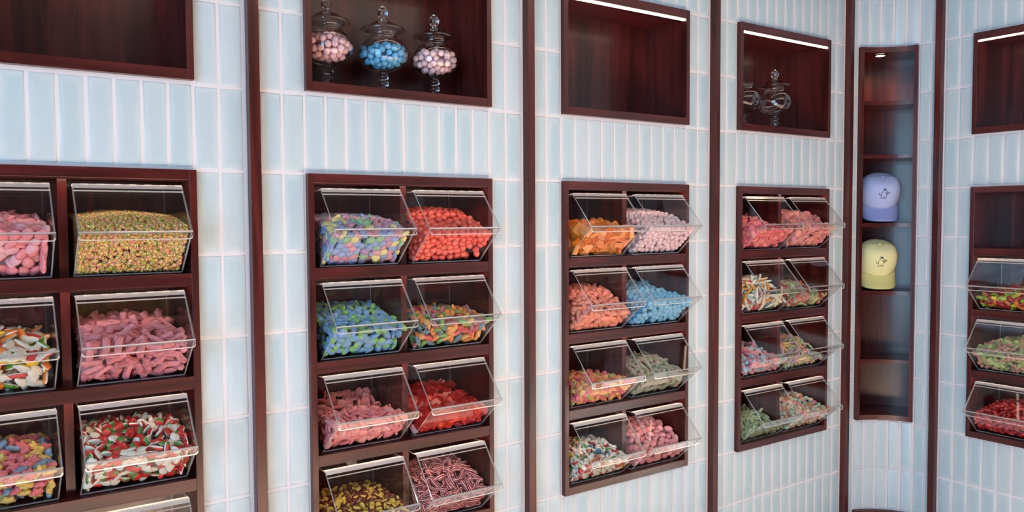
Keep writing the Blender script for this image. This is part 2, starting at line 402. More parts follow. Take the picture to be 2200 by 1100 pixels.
for k in range(1, 6):
    c = empty('bin_cabinet', (0, 0, 0)); place(c, k, FL, LOW[0]); Lw = FR - FL; Hh = 1.025
    tag(c, 'dark mahogany cabinet of clear candy bins, ' + bayname[k], 'cabinet', 'candy bin cabinets set in the tiled wall')
    wood_parts(c, 0, Lw, 0, Hh)
    dc = (-.418 - .4365) / 2 + .7189
    for r in range(3):
        zt = ROWZ[r] + 1.025
        bevel(MB().box(.0165, Lw - .0165, .0003, ND - .004, zt - SHT, zt).build('shelf', WX, c), .0008)
    for r in range(4):
        if k == 5 and r == 0: continue
        zt = Hh - .0245 if r == 0 else ROWZ[r - 1] + 1.025 - SHT; zb = ROWZ[r] + 1.025
        MB().box(dc - .0095, dc + .0095, .038, ND - .004, zb, zt).build('divider', WZ, c)
        MB().box(.022, Lw - .022, .009, .016, zt - .0009, zt - .0003).build('led_strip', LEDBIN, c)
        MB().box(.0168, Lw - .0168, .0045, .008, zt - .0036, zt + .0002).build('light_lip', WX, c)  # lip added to screen the glowing strip from view
    n = empty('display_niche', (0, 0, 0)); place(n, k, FL, UPP[0]); Hn = UPP[1] - UPP[0]
    tag(n, 'open dark mahogany display box above the bins, ' + bayname[k], 'display box', 'open display boxes above the bin cabinets')
    wood_parts(n, 0, Lw, 0, Hn, top=.030)
    MB().box(.0175, Lw - .0175, .005, .016, Hn - .0355, Hn - .0302).build('led_strip', LED, n)

# curved corner shelf units
def corner_unit(z0, z1, shelves, label, light):
    c = empty('corner_shelf_unit', (CX + .25 * math.cos(45 * DG), CY + .25 * math.sin(45 * DG), z0 + H0), 0); tag(c, label, 'shelf unit', None)
    inv = Vector(c.location)
    def part(name, mb, mat, sm=False):
        mb.v = [tuple(Vector(q) - inv) for q in mb.v]; mb.sm = [True] * len(mb.f); o = mb.build(name, mat, c); o.data.set_sharp_from_angle(angle=math.radians(28)); return o
    r0, r1 = .2445, .46; e = 3.6
    for a, b in ((A0, A0 + e), (A1 - e, A1)): part('side_board', pbox(MB(), r0, r1, a, b, z0, z1, 2), WZ)
    part('top_board', pbox(MB(), r0, r1, A0 + e, A1 - e, z1 - .022, z1, 28), WX)
    part('bottom_board', pbox(MB(), r0, r1, A0 + e, A1 - e, z0, z0 + .022, 28), WX)
    part('back_panel', pbox(MB(), r1 - .008, r1, A0 + e, A1 - e, z0 + .022, z1 - .022, 28), WZ)
    for s in shelves: part('shelf', pbox(MB(), r0 + .012, r1 - .008, A0 + e, A1 - e, s - .0165, s, 28), WX)
    if light:
        rr = .30; lx, ly = CX + rr * math.cos(48 * DG), CY + rr * math.sin(48 * DG)
        m = MB().lathe([(.0001, z1 - .0265 + H0), (.019, z1 - .0265 + H0)], 24, 0, (lx, ly)); o = part('spot_lens', m, SPOTM)
        m = MB().lathe([(.019, z1 - .0268 + H0), (.026, z1 - .0268 + H0), (.027, z1 - .0222 + H0)], 24, 0, (lx, ly)); part('spot_ring', m, simple('dark_bronze', (.08, .06, .05), .35, 1))
    return c
SH = [.382, .152, -.146, -.444, -.746]
corner_unit(NBt, NT, SH, 'tall curved mahogany shelf unit with two caps, set in the concave tiled corner', True)
corner_unit(-1.70, NLT, [], 'low curved mahogany niche at floor level beneath the tall corner shelves', False)
l = bpy.data.lights.new('niche_spot', 'SPOT'); l.energy = 6.0; l.spot_size = math.radians(150); l.spot_blend = .8; l.color = (1, .66, .36); l.shadow_soft_size = .015
o = bpy.data.objects.new('niche_spot', l); COL.objects.link(o); o.location = (CX + .30 * math.cos(48 * DG), CY + .30 * math.sin(48 * DG), NT - .03 + H0)

# ------------------------------------------------------------------ clear candy bins
BW = .2315
PF, PK, PH, PB = (.020, .0015), (-.090, .098), (.004, .205), (.205, .205)   # (depth, height): foot, knee, hinge, back top
def bin_proto():
    r = empty('candy_bin', (0, 0, 0)); th = .003
    poly = [PF, (.205, .0015), PB, PH, PK]
    for a in (0, BW - th): MB().prism(poly, a, a + th, 0, 1).build('side_panel', [ACR, ACR_EDGE], r)
    def sheet(p, q, x0, x1, t_=.003, side=1):
        d = Vector((q[0] - p[0], q[1] - p[1])).normalized(); n = Vector((-d[1], d[0])) * t_ * side
        return MB().prism([p, q, (q[0] + n[0], q[1] + n[1]), (p[0] + n[0], p[1] + n[1])], x0, x1, 1, 0)
    def sheet2(p, q, x0, x1, t_=.003, side=1):
        m = sheet(p, q, x0, x1, t_, side); m.m = [1, 1, 0, 1, 0, 1]; return m
    sheet2(PF, PK, th, BW - th, .003, -1).build('front_panel', [ACR, ACR_EDGE], r)
    sheet2((.020, .0015), (.205, .0015), th, BW - th, .003, 1).build('base_panel', [ACR, ACR_EDGE], r)
    sheet2((.205, .005), (.205, .205), th, BW - th, .003, 1).build('rear_panel', [ACR, ACR_EDGE], r)
    sheet2((.012, .202), (.205, .202), th, BW - th, .003, 1).build('top_panel', [ACR, ACR_EDGE], r)
    # lid: sloping sheet whose lower edge folds down into a lip with rounded corners
    lid = sheet2((PK[0] - .001, PK[1] + .002), (PH[0] - .001, PH[1] - .002), -.0005, BW + .0005, .003, 1)
    x0, x1 = -.0005, BW + .0005; rc = .007; yk, zk = PK[0] - .0015, PK[1] + .004; lip = .0185
    out = [(x0, 0), (x1, 0)]
    for i in range(6):
        a = i / 5 * PI / 2; out.append((x1 - rc + rc * math.cos(a), -lip + rc - rc * math.sin(a)))
    for i in range(6):
        a = PI / 2 + i / 5 * PI / 2; out.append((x0 + rc + rc * math.cos(a), -lip + rc - rc * math.sin(a)))
    def onlip(x, z, off): return (x, yk - off + z * -.10, zk + z)
    n = len(out); v = [onlip(x, z, 0) for x, z in out] + [onlip(x, z, .0042) for x, z in out]
    f = [list(range(n)), list(range(n, 2 * n))[::-1]] + [[i, (i + 1) % n, n + (i + 1) % n, n + i] for i in range(n)]
    lid.raw(v, f, [0, 0] + [2] * n, [False] * len(f))
    lid.prism([(yk - .0036, zk - .0012), (yk, zk - .0012), (yk + .001, zk + .0016), (yk - .0026, zk + .0016)], x0, x1, 1)
    sel = out[2:]; inn = [(max(x0 + .0022, min(x1 - .0022, x * .985 + .0017)), z + .0026) for x, z in sel]; k_ = len(sel)
    lid.raw([onlip(x, z, .0046) for x, z in sel] + [onlip(x, z, .0046) for x, z in inn], [[i, i + 1, k_ + i + 1, k_ + i] for i in range(k_ - 1)], [2] * (k_ - 1), [False] * (k_ - 1)); lo = lid.build('lid', [ACR, ACR_EDGE, RIM], r)
    # fold bead and lip band above are pale strips standing in for highlights
    # piano hinge: two leaves, a knuckled barrel
    d = Vector((PK[0] - PH[0], PK[1] - PH[1])).normalized(); nn = Vector((d[1], -d[0]))
    if nn[0] > 0: nn = -nn
    h = MB()
    def leaf(s0, s1, off, tt):
        p = Vector(PH) + d * s0 + nn * off; q = Vector(PH) + d * s1 + nn * off
        return [tuple(p), tuple(q), tuple(q + nn * tt), tuple(p + nn * tt)]
    h.prism(leaf(.001, .0105, .0032, .0022), .001, BW - .001); h.prism(leaf(.0185, .0205, .0032, .0028), .001, BW - .001)
    h.prism([(PH[0] + .001, PH[1] + .0004), (PH[0] + .013, PH[1] + .0004), (PH[0] + .013, PH[1] + .0026), (PH[0] + .001, PH[1] + .0026)], .001, BW - .001)
    nk = 14
    for i in range(nk):
        a = .001 + (BW - .002) * i / nk; b_ = .001 + (BW - .002) * (i + 1) / nk - .0006; rr = .0040 if i % 2 else .0034
        cc = (PH[0] - .002, PH[1] + .0012); h.prism([(cc[0] + rr * math.cos(g * PI / 5), cc[1] + rr * math.sin(g * PI / 5)) for g in range(10)], a, b_)
    h.build('hinge', HINGE, r)
    return r
proto = bin_proto()
kids.setdefault(proto.name, [o for o in COL.objects if o.parent == proto])
BX = {'L': .0345, 'R': .3075}  # left edge of the bins inside the cabinet opening, from the frame's outer edge

# ------------------------------------------------------------------ candy shapes: (verts, faces, slots, smooth)
def ico(sub=2):
    import bmesh
    b = bmesh.new(); bmesh.ops.create_icosphere(b, subdivisions=sub, radius=1); v = [tuple(q.co) for q in b.verts]; f = [[q.index for q in p.verts] for p in b.faces]; b.free(); return v, f
IV, IF = ico(2); IV3, IF3 = ico(3)
def sh_ell(a, b, c, split=None, lump=0, seed=0, sub=2):
    v0, f = (IV, IF) if sub == 2 else (IV3, IF3); rg = random.Random(seed); v = []
    ph = [rg.uniform(0, 6) for _ in range(3)]
    for x, y, z in v0:
        k = 1 + lump * math.sin(3 * x + ph[0]) * math.cos(3.4 * y + ph[1]) + lump * .6 * math.sin(5 * z + ph[2]); v.append((x * a * k, y * b * k, z * c * k))
    m = [0] * len(f)
    if split is not None: m = [1 if sum(v[i][0] for i in q) / 3 > split * a else 0 for q in f]
    return v, f, m, [True] * len(f)
def sh_pillow(out, t_, back=None, tipslot=None, tip=None, flatback=False):
    n = len(out); v = []; f = []; m = []
    rings = [(.55, -t_ * (1 if not flatback else .75)), (.92, -.72 * t_), (1, -.2 * t_ if back else 0), (.90, .62 * t_), (.55, t_)]
    for s, z in rings:
        for x, y in out: v.append((x * s, y * s, z))
    v += [(0, 0, -t_ * (1.05 if not flatback else .75)), (0, 0, t_ * 1.08)]
    for k in range(4):
        for i in range(n): f.append([k * n + i, k * n + (i + 1) % n, (k + 1) * n + (i + 1) % n, (k + 1) * n + i])
    for i in range(n): f.append([(i + 1) % n, i, 5 * n]); 
    for i in range(n): f.append([4 * n + i, 4 * n + (i + 1) % n, 5 * n + 1])
    for q in f:
        cx = sum(v[i][0] for i in q) / len(q); cz = sum(v[i][2] for i in q) / len(q); s = 0
        if tip is not None and cx > tip: s = tipslot
        if back is not None and cz < -.2 * t_: s = back
        m.append(s)
    return v, f, m, [True] * len(f)
def o_star(r, k=5, q=.55, n=20, pw=1.0):
    return [(r * (q + (1 - q) * (.5 + .5 * math.cos(k * 2 * PI * i / n)) ** pw) * math.cos(2 * PI * i / n), r * (q + (1 - q) * (.5 + .5 * math.cos(k * 2 * PI * i / n)) ** pw) * math.sin(2 * PI * i / n)) for i in range(n)]
def o_oval(a, b, n=16, egg=0): return [(a * math.cos(2 * PI * i / n), b * math.sin(2 * PI * i / n) * (1 - egg * math.cos(2 * PI * i / n))) for i in range(n)]
def o_heart(a, b, n=18): 
    o = []
    for i in range(n):
        t_ = 2 * PI * i / n; x = math.cos(t_); y = math.sin(t_); k = 1 - .18 * math.exp(-((t_ - 0 if t_ < PI else t_ - 2 * PI) / .35) ** 2); w_ = (1 - .45 * max(0, -x)); o.append((a * x * k, b * y * w_))
    return o
def o_fish(a, b, seed=0, n=20):
    rg = random.Random(seed); p = [rg.uniform(0, 6) for _ in range(3)]; o = []
    for i in range(n):
        t_ = 2 * PI * i / n; k = 1 + .22 * math.sin(2 * t_ + p[0]) + .16 * math.sin(3 * t_ + p[1]) + .10 * math.sin(5 * t_ + p[2]); o.append((a * math.cos(t_) * k, b * math.sin(t_) * k))
    return o
def o_flake(a, b, seed=0, n=18):
    rg = random.Random(seed); p = [rg.uniform(0, 6) for _ in range(3)]
    return [(a * math.cos(2 * PI * i / n) * (1 + .06 * math.sin(3 * 2 * PI * i / n + p[0])), b * math.sin(2 * PI * i / n) * (1 + .08 * math.sin(2 * 2 * PI * i / n + p[1]) + .05 * math.sin(5 * 2 * PI * i / n + p[2]))) for i in range(n)]
def sh_stick(length, r, lobes=6, amp=.18, bend=.1, cols=1, flat=1.0, ns=24, nl=6, taper=0, capslot=None):
    v = []; f = []; m = []
    for k in range(nl + 1):
        x = (k / nl - .5) * length; yo = bend * length * (1 - (2 * k / nl - 1) ** 2); rs = r * (1 - taper * abs(2 * k / nl - 1) ** 3) * (.9 if k in (0, nl) else 1)
        for i in range(ns):
            a = 2 * PI * i / ns; rr = rs * (1 - amp * (.5 - .5 * math.cos(lobes * a))); v.append((x, yo + rr * math.cos(a), rr * math.sin(a) * flat))
    for k in range(nl):
        for i in range(ns): f.append([k * ns + i, k * ns + (i + 1) % ns, (k + 1) * ns + (i + 1) % ns, (k + 1) * ns + i]); m.append(int((i + .5) / ns * lobes * cols) % cols if cols > 1 else 0)
    v += [(-length / 2, 0, 0), (length / 2, 0, 0)]
    for i in range(ns):
        s_ = (int((i + .5) / ns * lobes * cols) % cols if cols > 1 else 0) if capslot is None else capslot
        f.append([(i + 1) % ns, i, (nl + 1) * ns]); m.append(s_); f.append([nl * ns + i, nl * ns + (i + 1) % ns, (nl + 1) * ns + 1]); m.append(s_)
    return v, f, m, [True] * len(f)
def sh_ribblock(a, b, c, ribs=4):
    prof = []; n = ribs * 4
    for i in range(n + 1): prof.append((-b + 2 * b * i / n, c * (1 - .28 * (.5 - .5 * math.cos(2 * PI * ribs * i / n)))))
    prof += [(b, -c), (-b, -c)]; k = len(prof); v = []; xs = [(-1, .86), (-.9, 1), (.9, 1), (1, .86)]
    for x, s in xs: v += [(x * a, y * s, z * s) for y, z in prof]
    f = [list(range(k))] + [list(range(3 * k, 4 * k))[::-1]]
    for q in range(3): f += [[q * k + (i + 1) % k, q * k + i, (q + 1) * k + i, (q + 1) * k + (i + 1) % k] for i in range(k)]
    return v, f, [0] * len(f), [False] * len(f)
def sh_pod():                   # round button, brown top on a yellow base
    return sh_pillow(o_oval(.0118, .0100, 18), .0072, 1)
def sh_bear():
    b = MB(); 
    for (x, y, z, a, c, d) in ((0, 0, 0, .010, .0072, .0058), (.0115, 0, 0, .0058, .0058, .005), (.0165, .0042, 0, .0024, .0024, .002), (.0165, -.0042, 0, .0024, .0024, .002), (-.0095, .005, .001, .0048, .0034, .0034), (-.0095, -.005, .001, .0048, .0034, .0034), (.005, .0072, .002, .0028, .004, .003), (.005, -.0072, .002, .0028, .004, .003)):
        b.raw([(x + p * a, y + q * c, z + r * d) for p, q, r in IV], IF)
    return b.v, b.f, b.m, b.sm
def sh_log():                   # plump pillow log with a pink nut at each end
    v, f, m, s = sh_stick(.040, .0085, 2, .08, .06, ns=14, nl=7, taper=.35, capslot=1); b = MB().raw(v, f, m, s)
    for e in (-.019, .019): b.raw([(e + p * .005, q * .0042, r * .0042) for p, q, r in IV], IF, [1] * len(IF))
    return b.v, b.f, b.m, b.sm

# ------------------------------------------------------------------ packing candies into a bin
EDG = .0042
nf = np.array([0, .665, .747]); pf = np.array([0, PF[0], PF[1]])
nl_ = np.array([0, .754, -.657]); pk = np.array([0, PK[0], PK[1]])
def pack(prof, mound, r, shell, rs, lean=0.0, cap=2600):
    ys = np.array([p_[0] for p_ in prof]); zs = np.array([p_[1] for p_ in prof])
    o_ = np.argsort(ys); ys, zs = ys[o_], zs[o_]
    def surf(x, y): return np.interp(y, ys, zs) + mound * np.sin(np.clip(x / BW, 0, 1) * PI) * np.clip((y + .05) / .1, 0, 1) + lean * (x / BW - .5)
    def grad(x, y): return (surf(x, y + .004) - surf(x, y - .004)) / .008
    def dist(P):
        x, y, z = P.T; df = (P - pf) @ nf - EDG; dl = x - EDG - .001; dr = BW - EDG - .001 - x; db = .2 - y; dz = z - EDG; dlid = (P - pk) @ nl_ - .006
        g = grad(x, y); dt = (surf(x, y) - z) / np.sqrt(1 + g * g)
        return df, dl, dr, db, dz, dlid, dt
    def clampP(P):
        for _ in range(2):
            df = (P - pf) @ nf - EDG; P += np.clip(r - df, 0, None)[:, None] * nf
            dl = (P - pk) @ nl_ - .006; P += np.clip(r - dl, 0, None)[:, None] * nl_
            P[:, 0] = np.clip(P[:, 0], r + EDG + .001, BW - EDG - .001 - r); P[:, 1] = np.minimum(P[:, 1], .2 - r)
            s = surf(P[:, 0], P[:, 1]) - r * .9; P[:, 2] = np.minimum(P[:, 2], s); P[:, 2] = np.maximum(P[:, 2], EDG + r)
        return P
    R = rs.random((60000, 3)) * [BW, .30, .21] + [0, -.095, 0]
    df, dl, dr, db, dz, dlid, dt = dist(R)
    inside = (df > 0) & (dl > 0) & (dr > 0) & (db > 0) & (dz > 0) & (dlid > 0) & (dt > 0)
    D = np.minimum(np.minimum(df, dl), dt); ok = inside & (D < shell * r)
    vol = ok.mean() * BW * .30 * .21; n = int(.67 * vol / (4 / 3 * PI * r ** 3)); n = min(n, cap)
    P = R[ok][:n].copy()
    for it in range(26):
        cell = np.floor(P / (2 * r)).astype(int); key = {}
        if len(P) < 1100:
            d = P[:, None, :] - P[None, :, :]; q = np.sqrt((d ** 2).sum(-1)) + 1e-9; np.fill_diagonal(q, 9)
            ov = np.clip(2 * r - q, 0, None); P = P + (d * (ov / q)[..., None]).sum(1) * .32
        else:
            o2 = np.argsort(P[:, 0]); P = P[o2]; mv = np.zeros_like(P); K = 170
            for s in range(1, K):
                d = P[s:] - P[:-s]
                if d[:, 0].min() > 2 * r: break
                q = np.sqrt((d ** 2).sum(-1)) + 1e-9; ov = np.clip(2 * r - q, 0, None); w_ = d * (ov / q)[:, None]; mv[s:] += w_; mv[:-s] -= w_
            P = P + mv * .32
        P = clampP(P)
    df, dl, dr, db, dz, dlid, dt = dist(P); g = grad(P[:, 0], P[:, 1])
    return P, dict(df=df, dl=dl, dr=dr, dt=dt, dlid=dlid, dz=dz, g=g)
def to_px(Wp):
    d = Wp - CP; z = d.dot(Fv); return 1100 + 1711.5 * d.dot(R2) / z, 550 - 1711.5 * d.dot(U2) / z
MESHC = {}
def where_label(lab, kk, deep, x):
    lab = lab.replace(', in the ', ' in the ').replace(' in the ', ', ')
    third = 'left' if x < BW / 3 else ('middle' if x < BW * 2 / 3 else 'right')
    suf = ', %s of heap, %s' % ('inside' if deep else {'t': 'top', 'f': 'front', 'l': 'left side', 'r': 'right side', 'd': 'top'}[kk], third)
    return lab + suf if len((lab + suf).split()) <= 16 else lab
def get_mesh(shape, mats, key):
    if key not in MESHC:
        b = MB().raw(*shape); MESHC[key] = b.mesh(key[0], mats)
    return MESHC[key]
def fill_bin(bx, bayk, seed, name, group, prof, mound, r, axes, variants, shell=3.0, loose=.35, lean=0.0, stufflabel=None):
    """variants: list of (weight, label, shape, [materials])"""
    rs = np.random.RandomState(seed); P, D = pack(prof, mound, r, shell, rs, lean)
    M = bx.matrix_basis.copy()
    wts = np.array([v[0] for v in variants], float); wts /= wts.sum()
    score = np.minimum(np.minimum(D['df'], D['dt']), D['dl'] + .3 * r)
    order = np.argsort(score); made = 0; rest = MB(); ax = np.array(axes)
    restm = []
    for i in order:
        p = P[i]; wp = M @ Vector(p.tolist()); px, py = to_px(wp)
        if px < -25 or py > 1125 or px > 2230: continue
        c = {'f': D['df'][i], 'l': D['dl'][i], 't': D['dt'][i], 'r': D['dr'][i]}; kk = min(c, key=c.get)
        nrm = {'f': Vector(nf.tolist()), 'l': Vector((1, 0, 0)), 'r': Vector((-1, 0, 0)), 't': Vector((0, -D['g'][i], 1)).normalized()}[kk]
        j = loose * (1.0 if kk == 't' else .45)
        if c[kk] > 1.8 * r: j = 1.2
        z = (nrm + Vector(rs.normal(0, j, 3).tolist())).normalized() * (1 if rs.random() < .5 else -1)
        x = Vector(rs.normal(0, 1, 3).tolist()); x = (x - z * x.dot(z)).normalized(); y = z.cross(x)
        Rm = Matrix((x, y, z)).transposed()
        q = Vector(p.tolist())
        A = np.array(Rm)
        for pn_, n_ in ((pf, nf), (np.array([EDG, 0, 0]), np.array([1., 0, 0])), (np.array([BW - EDG, 0, 0]), np.array([-1., 0, 0])), (pk + nl_ * .003, nl_), (np.array([0, 0, .005]), np.array([0, 0, 1.]))):
            ext = np.sqrt(((A.T @ n_) ** 2 * ax ** 2).sum()) + (.0035 if n_ is nf else .0006); dd = (np.array(q) - pn_) @ n_
            if dd < ext: q = q + Vector((n_ * (ext - dd)).tolist())
        vi = rs.choice(len(variants), p=wts); _, lab, shp, mats = variants[vi]
        Mw = M @ (Matrix.Translation(q) @ Rm.to_4x4())
        if made < 300:
            me = get_mesh(shp, mats, (name, group, vi)); o = bpy.data.objects.new(name, me); COL.objects.link(o); o.matrix_world = Mw
            tag(o, where_label(lab, kk, c[kk] > 1.8 * r, p[0]), 'candy', group); made += 1
        else:
            b0 = len(restm)
            for mm in mats:
                if mm not in restm: restm.append(mm)
            idx = [restm.index(mm) for mm in mats]; v, f, m, s = shp; rest.raw(v, f, [idx[k] for k in m], s, Mw)
    if rest.f:
        o = rest.build(name + '_fill', restm); tag(o, stufflabel or ('remaining mass of ' + group), 'candy', group, 'stuff')
    return made
exec_order = []

C = lambda r, g, b: srgb(r, g, b)
def cm(r, g, b, sugar=.5, rough=.55, coat=0): return mat_candy(srgb(r, g, b), rough, sugar, coat)
WHITE = cm(248, 240, 225, 0, .5)

BINS = {}
def place_bin(k, col, row, contents):
    b = proto if not BINS else copy_tree(proto)
    x = FL + BX[col]; place(b, k, x, ROWZ[row - 1] + .0005)
    rowname = ['top', 'second', 'third', 'bottom'][row - 1]
    tag(b, 'clear acrylic bin %s, %s row, %s' % (contents, rowname, {1: 'left-edge cabinet', 2: 'second cabinet', 3: 'third cabinet', 4: 'fourth cabinet', 5: 'cabinet on the right wall'}[k]), 'candy bin', 'clear acrylic candy bins')
    BINS[(k, col, row)] = b
    # matrix_basis is what fill_bin needs
    return b

# variants ---------------------------------------------------------------
PB_ = lambda *a: a
def ovals(a, b, c, lst, where, kind='oval candy', lump=.04, split=None):
    return [(w_, lab + ' ' + where, sh_ell(a, b, c, split, lump, i), mats) for i, (w_, lab, mats) in enumerate(lst)]
spec = []
def add(k, col, row, contents, name, group, prof, mound, r, axes, variants, **kw): spec.append((k, col, row, contents, name, group, prof, mound, r, axes, variants, kw))

# --- first cabinet
add(1, 'L', 1, 'of pink sugared ovals', 'oval_gummy', 'pink sugared ovals in the bin at the left edge, top row', [(-.05, .115), (.0, .12), (.2, .145)], .012, .0120, (.0175, .012, .0065),
    ovals(.0175, .012, .0068, [(3, 'rosy pink sugar-dusted oval gummy', [cm(232, 128, 140, .35)]), (2, 'pale frosty pink oval gummy', [cm(238, 165, 178, .6)])], 'in the left-edge top bin'), loose=.5)
nonp = []
def mat_nonp():
    m, nt, out = newmat('nonpareils')
    p = N(nt, 'ShaderNodeBsdfPrincipled'); L(nt, p.outputs[0], out.inputs[0]); tc = N(nt, 'ShaderNodeTexCoord')
    v = N(nt, 'ShaderNodeTexVoronoi'); v.inputs['Scale'].default_value = 380; L(nt, tc.outputs['Object'], v.inputs['Vector'])
    sp = N(nt, 'ShaderNodeSeparateColor'); L(nt, v.outputs['Color'], sp.inputs[0])
    cr = N(nt, 'ShaderNodeValToRGB'); cr.color_ramp.interpolation = 'CONSTANT'; e = cr.color_ramp.elements
    cols = [(232, 190, 60), (225, 120, 130), (70, 150, 60), (240, 205, 110), (205, 105, 60), (150, 175, 60), (230, 150, 165), (240, 225, 150)]
    e[0].position = 0; e[0].color = (*srgb(*cols[0]), 1); e[1].position = .125; e[1].color = (*srgb(*cols[1]), 1)
    for i in range(2, 8): q = e.new(i / 8); q.color = (*srgb(*cols[i]), 1)
    L(nt, sp.outputs[0], cr.inputs[0]); L(nt, cr.outputs[0], p.inputs['Base Color']); p.inputs['Roughness'].default_value = .5
    b = N(nt, 'ShaderNodeBump'); b.inputs['Strength'].default_value = .9; b.inputs['Distance'].default_value = .001; b.invert = True; L(nt, v.outputs['Distance'], b.inputs['Height']); L(nt, b.outputs[0], p.inputs['Normal'])
    return m
NONP = mat_nonp()
add(1, 'R', 1, 'of sprinkle-coated crumbs', 'sprinkle_cluster', 'green, yellow and pink sprinkle-coated crumbs in the top bin of the first cabinet', [(-.06, .118), (.0, .128), (.06, .135), (.2, .142)], .012, .0056, (.0066, .006, .0058),
    [(1, 'tiny crumb coated in yellow, green and pink sprinkles, in the first cabinet', sh_ell(.0068, .0062, .006, lump=.16, seed=3), [NONP])], shell=2.7, loose=1.5)
foamcol = [('yellow', (238, 200, 30)), ('orange', (232, 130, 40)), ('red', (205, 35, 45)), ('white', (248, 240, 225)), ('green', (90, 150, 40))]
add(1, 'L', 2, 'of white-backed foam gummies', 'foam_gummy', 'white-backed animal foam gummies in the left-edge bin, second row', [(-.05, .10), (.06, .115), (.2, .118)], .02, .0135, (.023, .012, .0055),
    [(2, '%s wavy gummy with white foam back, in the left-edge second-row bin' % n_, sh_pillow(o_fish(.021, .0115, i + 2), .0052, 1), [cm(*c_, 0, .4), WHITE]) for i, (n_, c_) in enumerate(foamcol)], loose=.5)
PINKS = cm(214, 110, 122, .55)
add(1, 'R', 2, 'of pink sugared rope pieces', 'sugared_rope', 'pink ridged sugared rope pieces in the second row of the first cabinet', [(-.06, .10), (.0, .122), (.05, .13), (.2, .138)], .014, .0125, (.021, .0085, .0085),
    [(2, 'thick pink ridged sugar-coated rope piece, in the first cabinet', sh_stick(.043, .0088, 6, .22, .05), [PINKS]), (1, 'short rosy ridged sugar-coated rope piece, in the first cabinet', sh_stick(.034, .0092, 6, .22, .1), [cm(204, 96, 108, .4)])], loose=.55)
add(1, 'L', 3, 'of sour stars', 'sour_star', 'pink, yellow and blue sour stars in the left-edge bin, third row', [(-.05, .10), (.06, .115), (.2, .115)], .015, .0125, (.0165, .0165, .006),
    [(3, 'pink sour star in the left-edge third-row bin', sh_pillow(o_star(.0165, 5, .6), .0062), [cm(226, 88, 100, .5)]), (2, 'yellow sour star in the left-edge third-row bin', sh_pillow(o_star(.0165, 5, .55), .0062), [cm(236, 196, 80, .45)]), (1.3, 'dusty blue sour star in the left-edge third-row bin', sh_pillow(o_star(.0165, 5, .55), .0062), [cm(110, 150, 182, .45)])], loose=.5)
GREENTOP = cm(60, 130, 40, 0, .3, .4); REDG = cm(205, 30, 30, 0, .3, .4)
add(1, 'R', 3, 'of red and green strawberry foam gummies', 'strawberry_gummy', 'strawberry gummies with white backs in the third row of the first cabinet', [(-.07, .10), (.0, .128), (.06, .135), (.2, .128)], .010, .0105, (.0155, .0115, .005),
    [(1, 'red strawberry gummy with green cap and white foam back, in the first cabinet', sh_pillow(o_heart(.0155, .0118), .005, 1, 2, .006), [REDG, WHITE, GREENTOP])], loose=.75)
spec.append((1, 'R', 4, 'with only its lid in view', None, None, None, 0, 0, None, None, {}))
# --- second cabinet
fl = [('powder blue', (120, 150, 205), 4), ('dusty pink', (205, 130, 150), 3), ('pale yellow', (226, 215, 120), 1.6), ('mint green', (120, 180, 130), 1.6), ('lilac', (160, 120, 165), 1.6)]
add(2, 'L', 1, 'of pastel flower gummies', 'flower_gummy', 'pastel sugared flower gummies in the second cabinet', [(-.06, .095), (.0, .122), (.08, .135), (.2, .142)], .006, .0105, (.0135, .0135, .006),
    [(w_, '%s sugar-dusted flower gummy in the second cabinet' % n_, sh_pillow(o_star(.0150, 8, .80, 32), .0058), [cm(*c_, .7)]) for n_, c_, w_ in fl], loose=.45)
add(2, 'R', 1, 'of coral jelly pebbles', 'jelly_pebble', 'coral red jelly pebbles in the top row of the second cabinet', [(-.06, .09), (.0, .112), (.08, .145), (.14, .158), (.2, .158)], .008, .0105, (.013, .0105, .0095),
    ovals(.013, .0108, .0098, [(3, 'smooth coral red jelly pebble', [cm(238, 92, 76, 0, .35, .3)]), (2, 'brighter orange-red jelly pebble', [cm(245, 108, 86, 0, .35, .3)])], 'in the second cabinet', lump=.07), loose=.9)
add(2, 'L', 2, 'of blue and green sour ovals', 'two_tone_gummy', 'blue and green sour ovals in the second cabinet', [(-.06, .085), (.0, .095), (.05, .105), (.12, .125), (.2, .14)], .004, .0120, (.0185, .0125, .0070),
    [(1, 'sour oval gummy, blue one end and green the other, in the second cabinet', sh_ell(.0185, .0128, .0074, .25, .04), [cm(82, 150, 200, .45), cm(112, 186, 70, .4)]), (.35, 'mostly blue sour oval gummy with a small green tip, in the second cabinet', sh_ell(.0175, .0128, .0074, .62, .04), [cm(82, 150, 200, .45), cm(112, 186, 70, .4)])], loose=.6)
wm = [('orange', (236, 140, 50)), ('red', (214, 62, 60)), ('green', (110, 165, 70)), ('slate teal', (80, 130, 140)), ('amber', (240, 175, 80)), ('mauve', (170, 110, 110))]
add(2, 'R', 2, 'of mixed fruit gummies', 'fruit_gummy', 'mixed jewel-coloured gummy shapes in the second cabinet', [(-.06, .085), (.0, .10), (.1, .105), (.2, .108)], .006, .0115, (.0185, .0095, .0065),
    [(1, '%s bottle-shaped gummy in the second cabinet' % n_, sh_pillow(o_fish(.0175, .009, 31 + i), .0066), [cm(*c_, .25, .35, .2)]) for i, (n_, c_) in enumerate(wm)], loose=.6)
add(2, 'L', 3, 'of coral sugared petals', 'petal_gummy', 'coral pink sugared petals in the second cabinet', [(-.06, .09), (.02, .095), (.06, .09), (.12, .082), (.2, .125)], .006, .0115, (.0175, .014, .0045),
    [(2, 'coral pink sugared petal gummy in the second cabinet', sh_pillow(o_flake(.0175, .0135, 51), .0042), [cm(236, 118, 122, .5)]), (1, 'paler salmon sugared petal gummy in the second cabinet', sh_pillow(o_flake(.016, .0135, 55), .0042), [cm(240, 145, 140, .6)])], loose=.8)
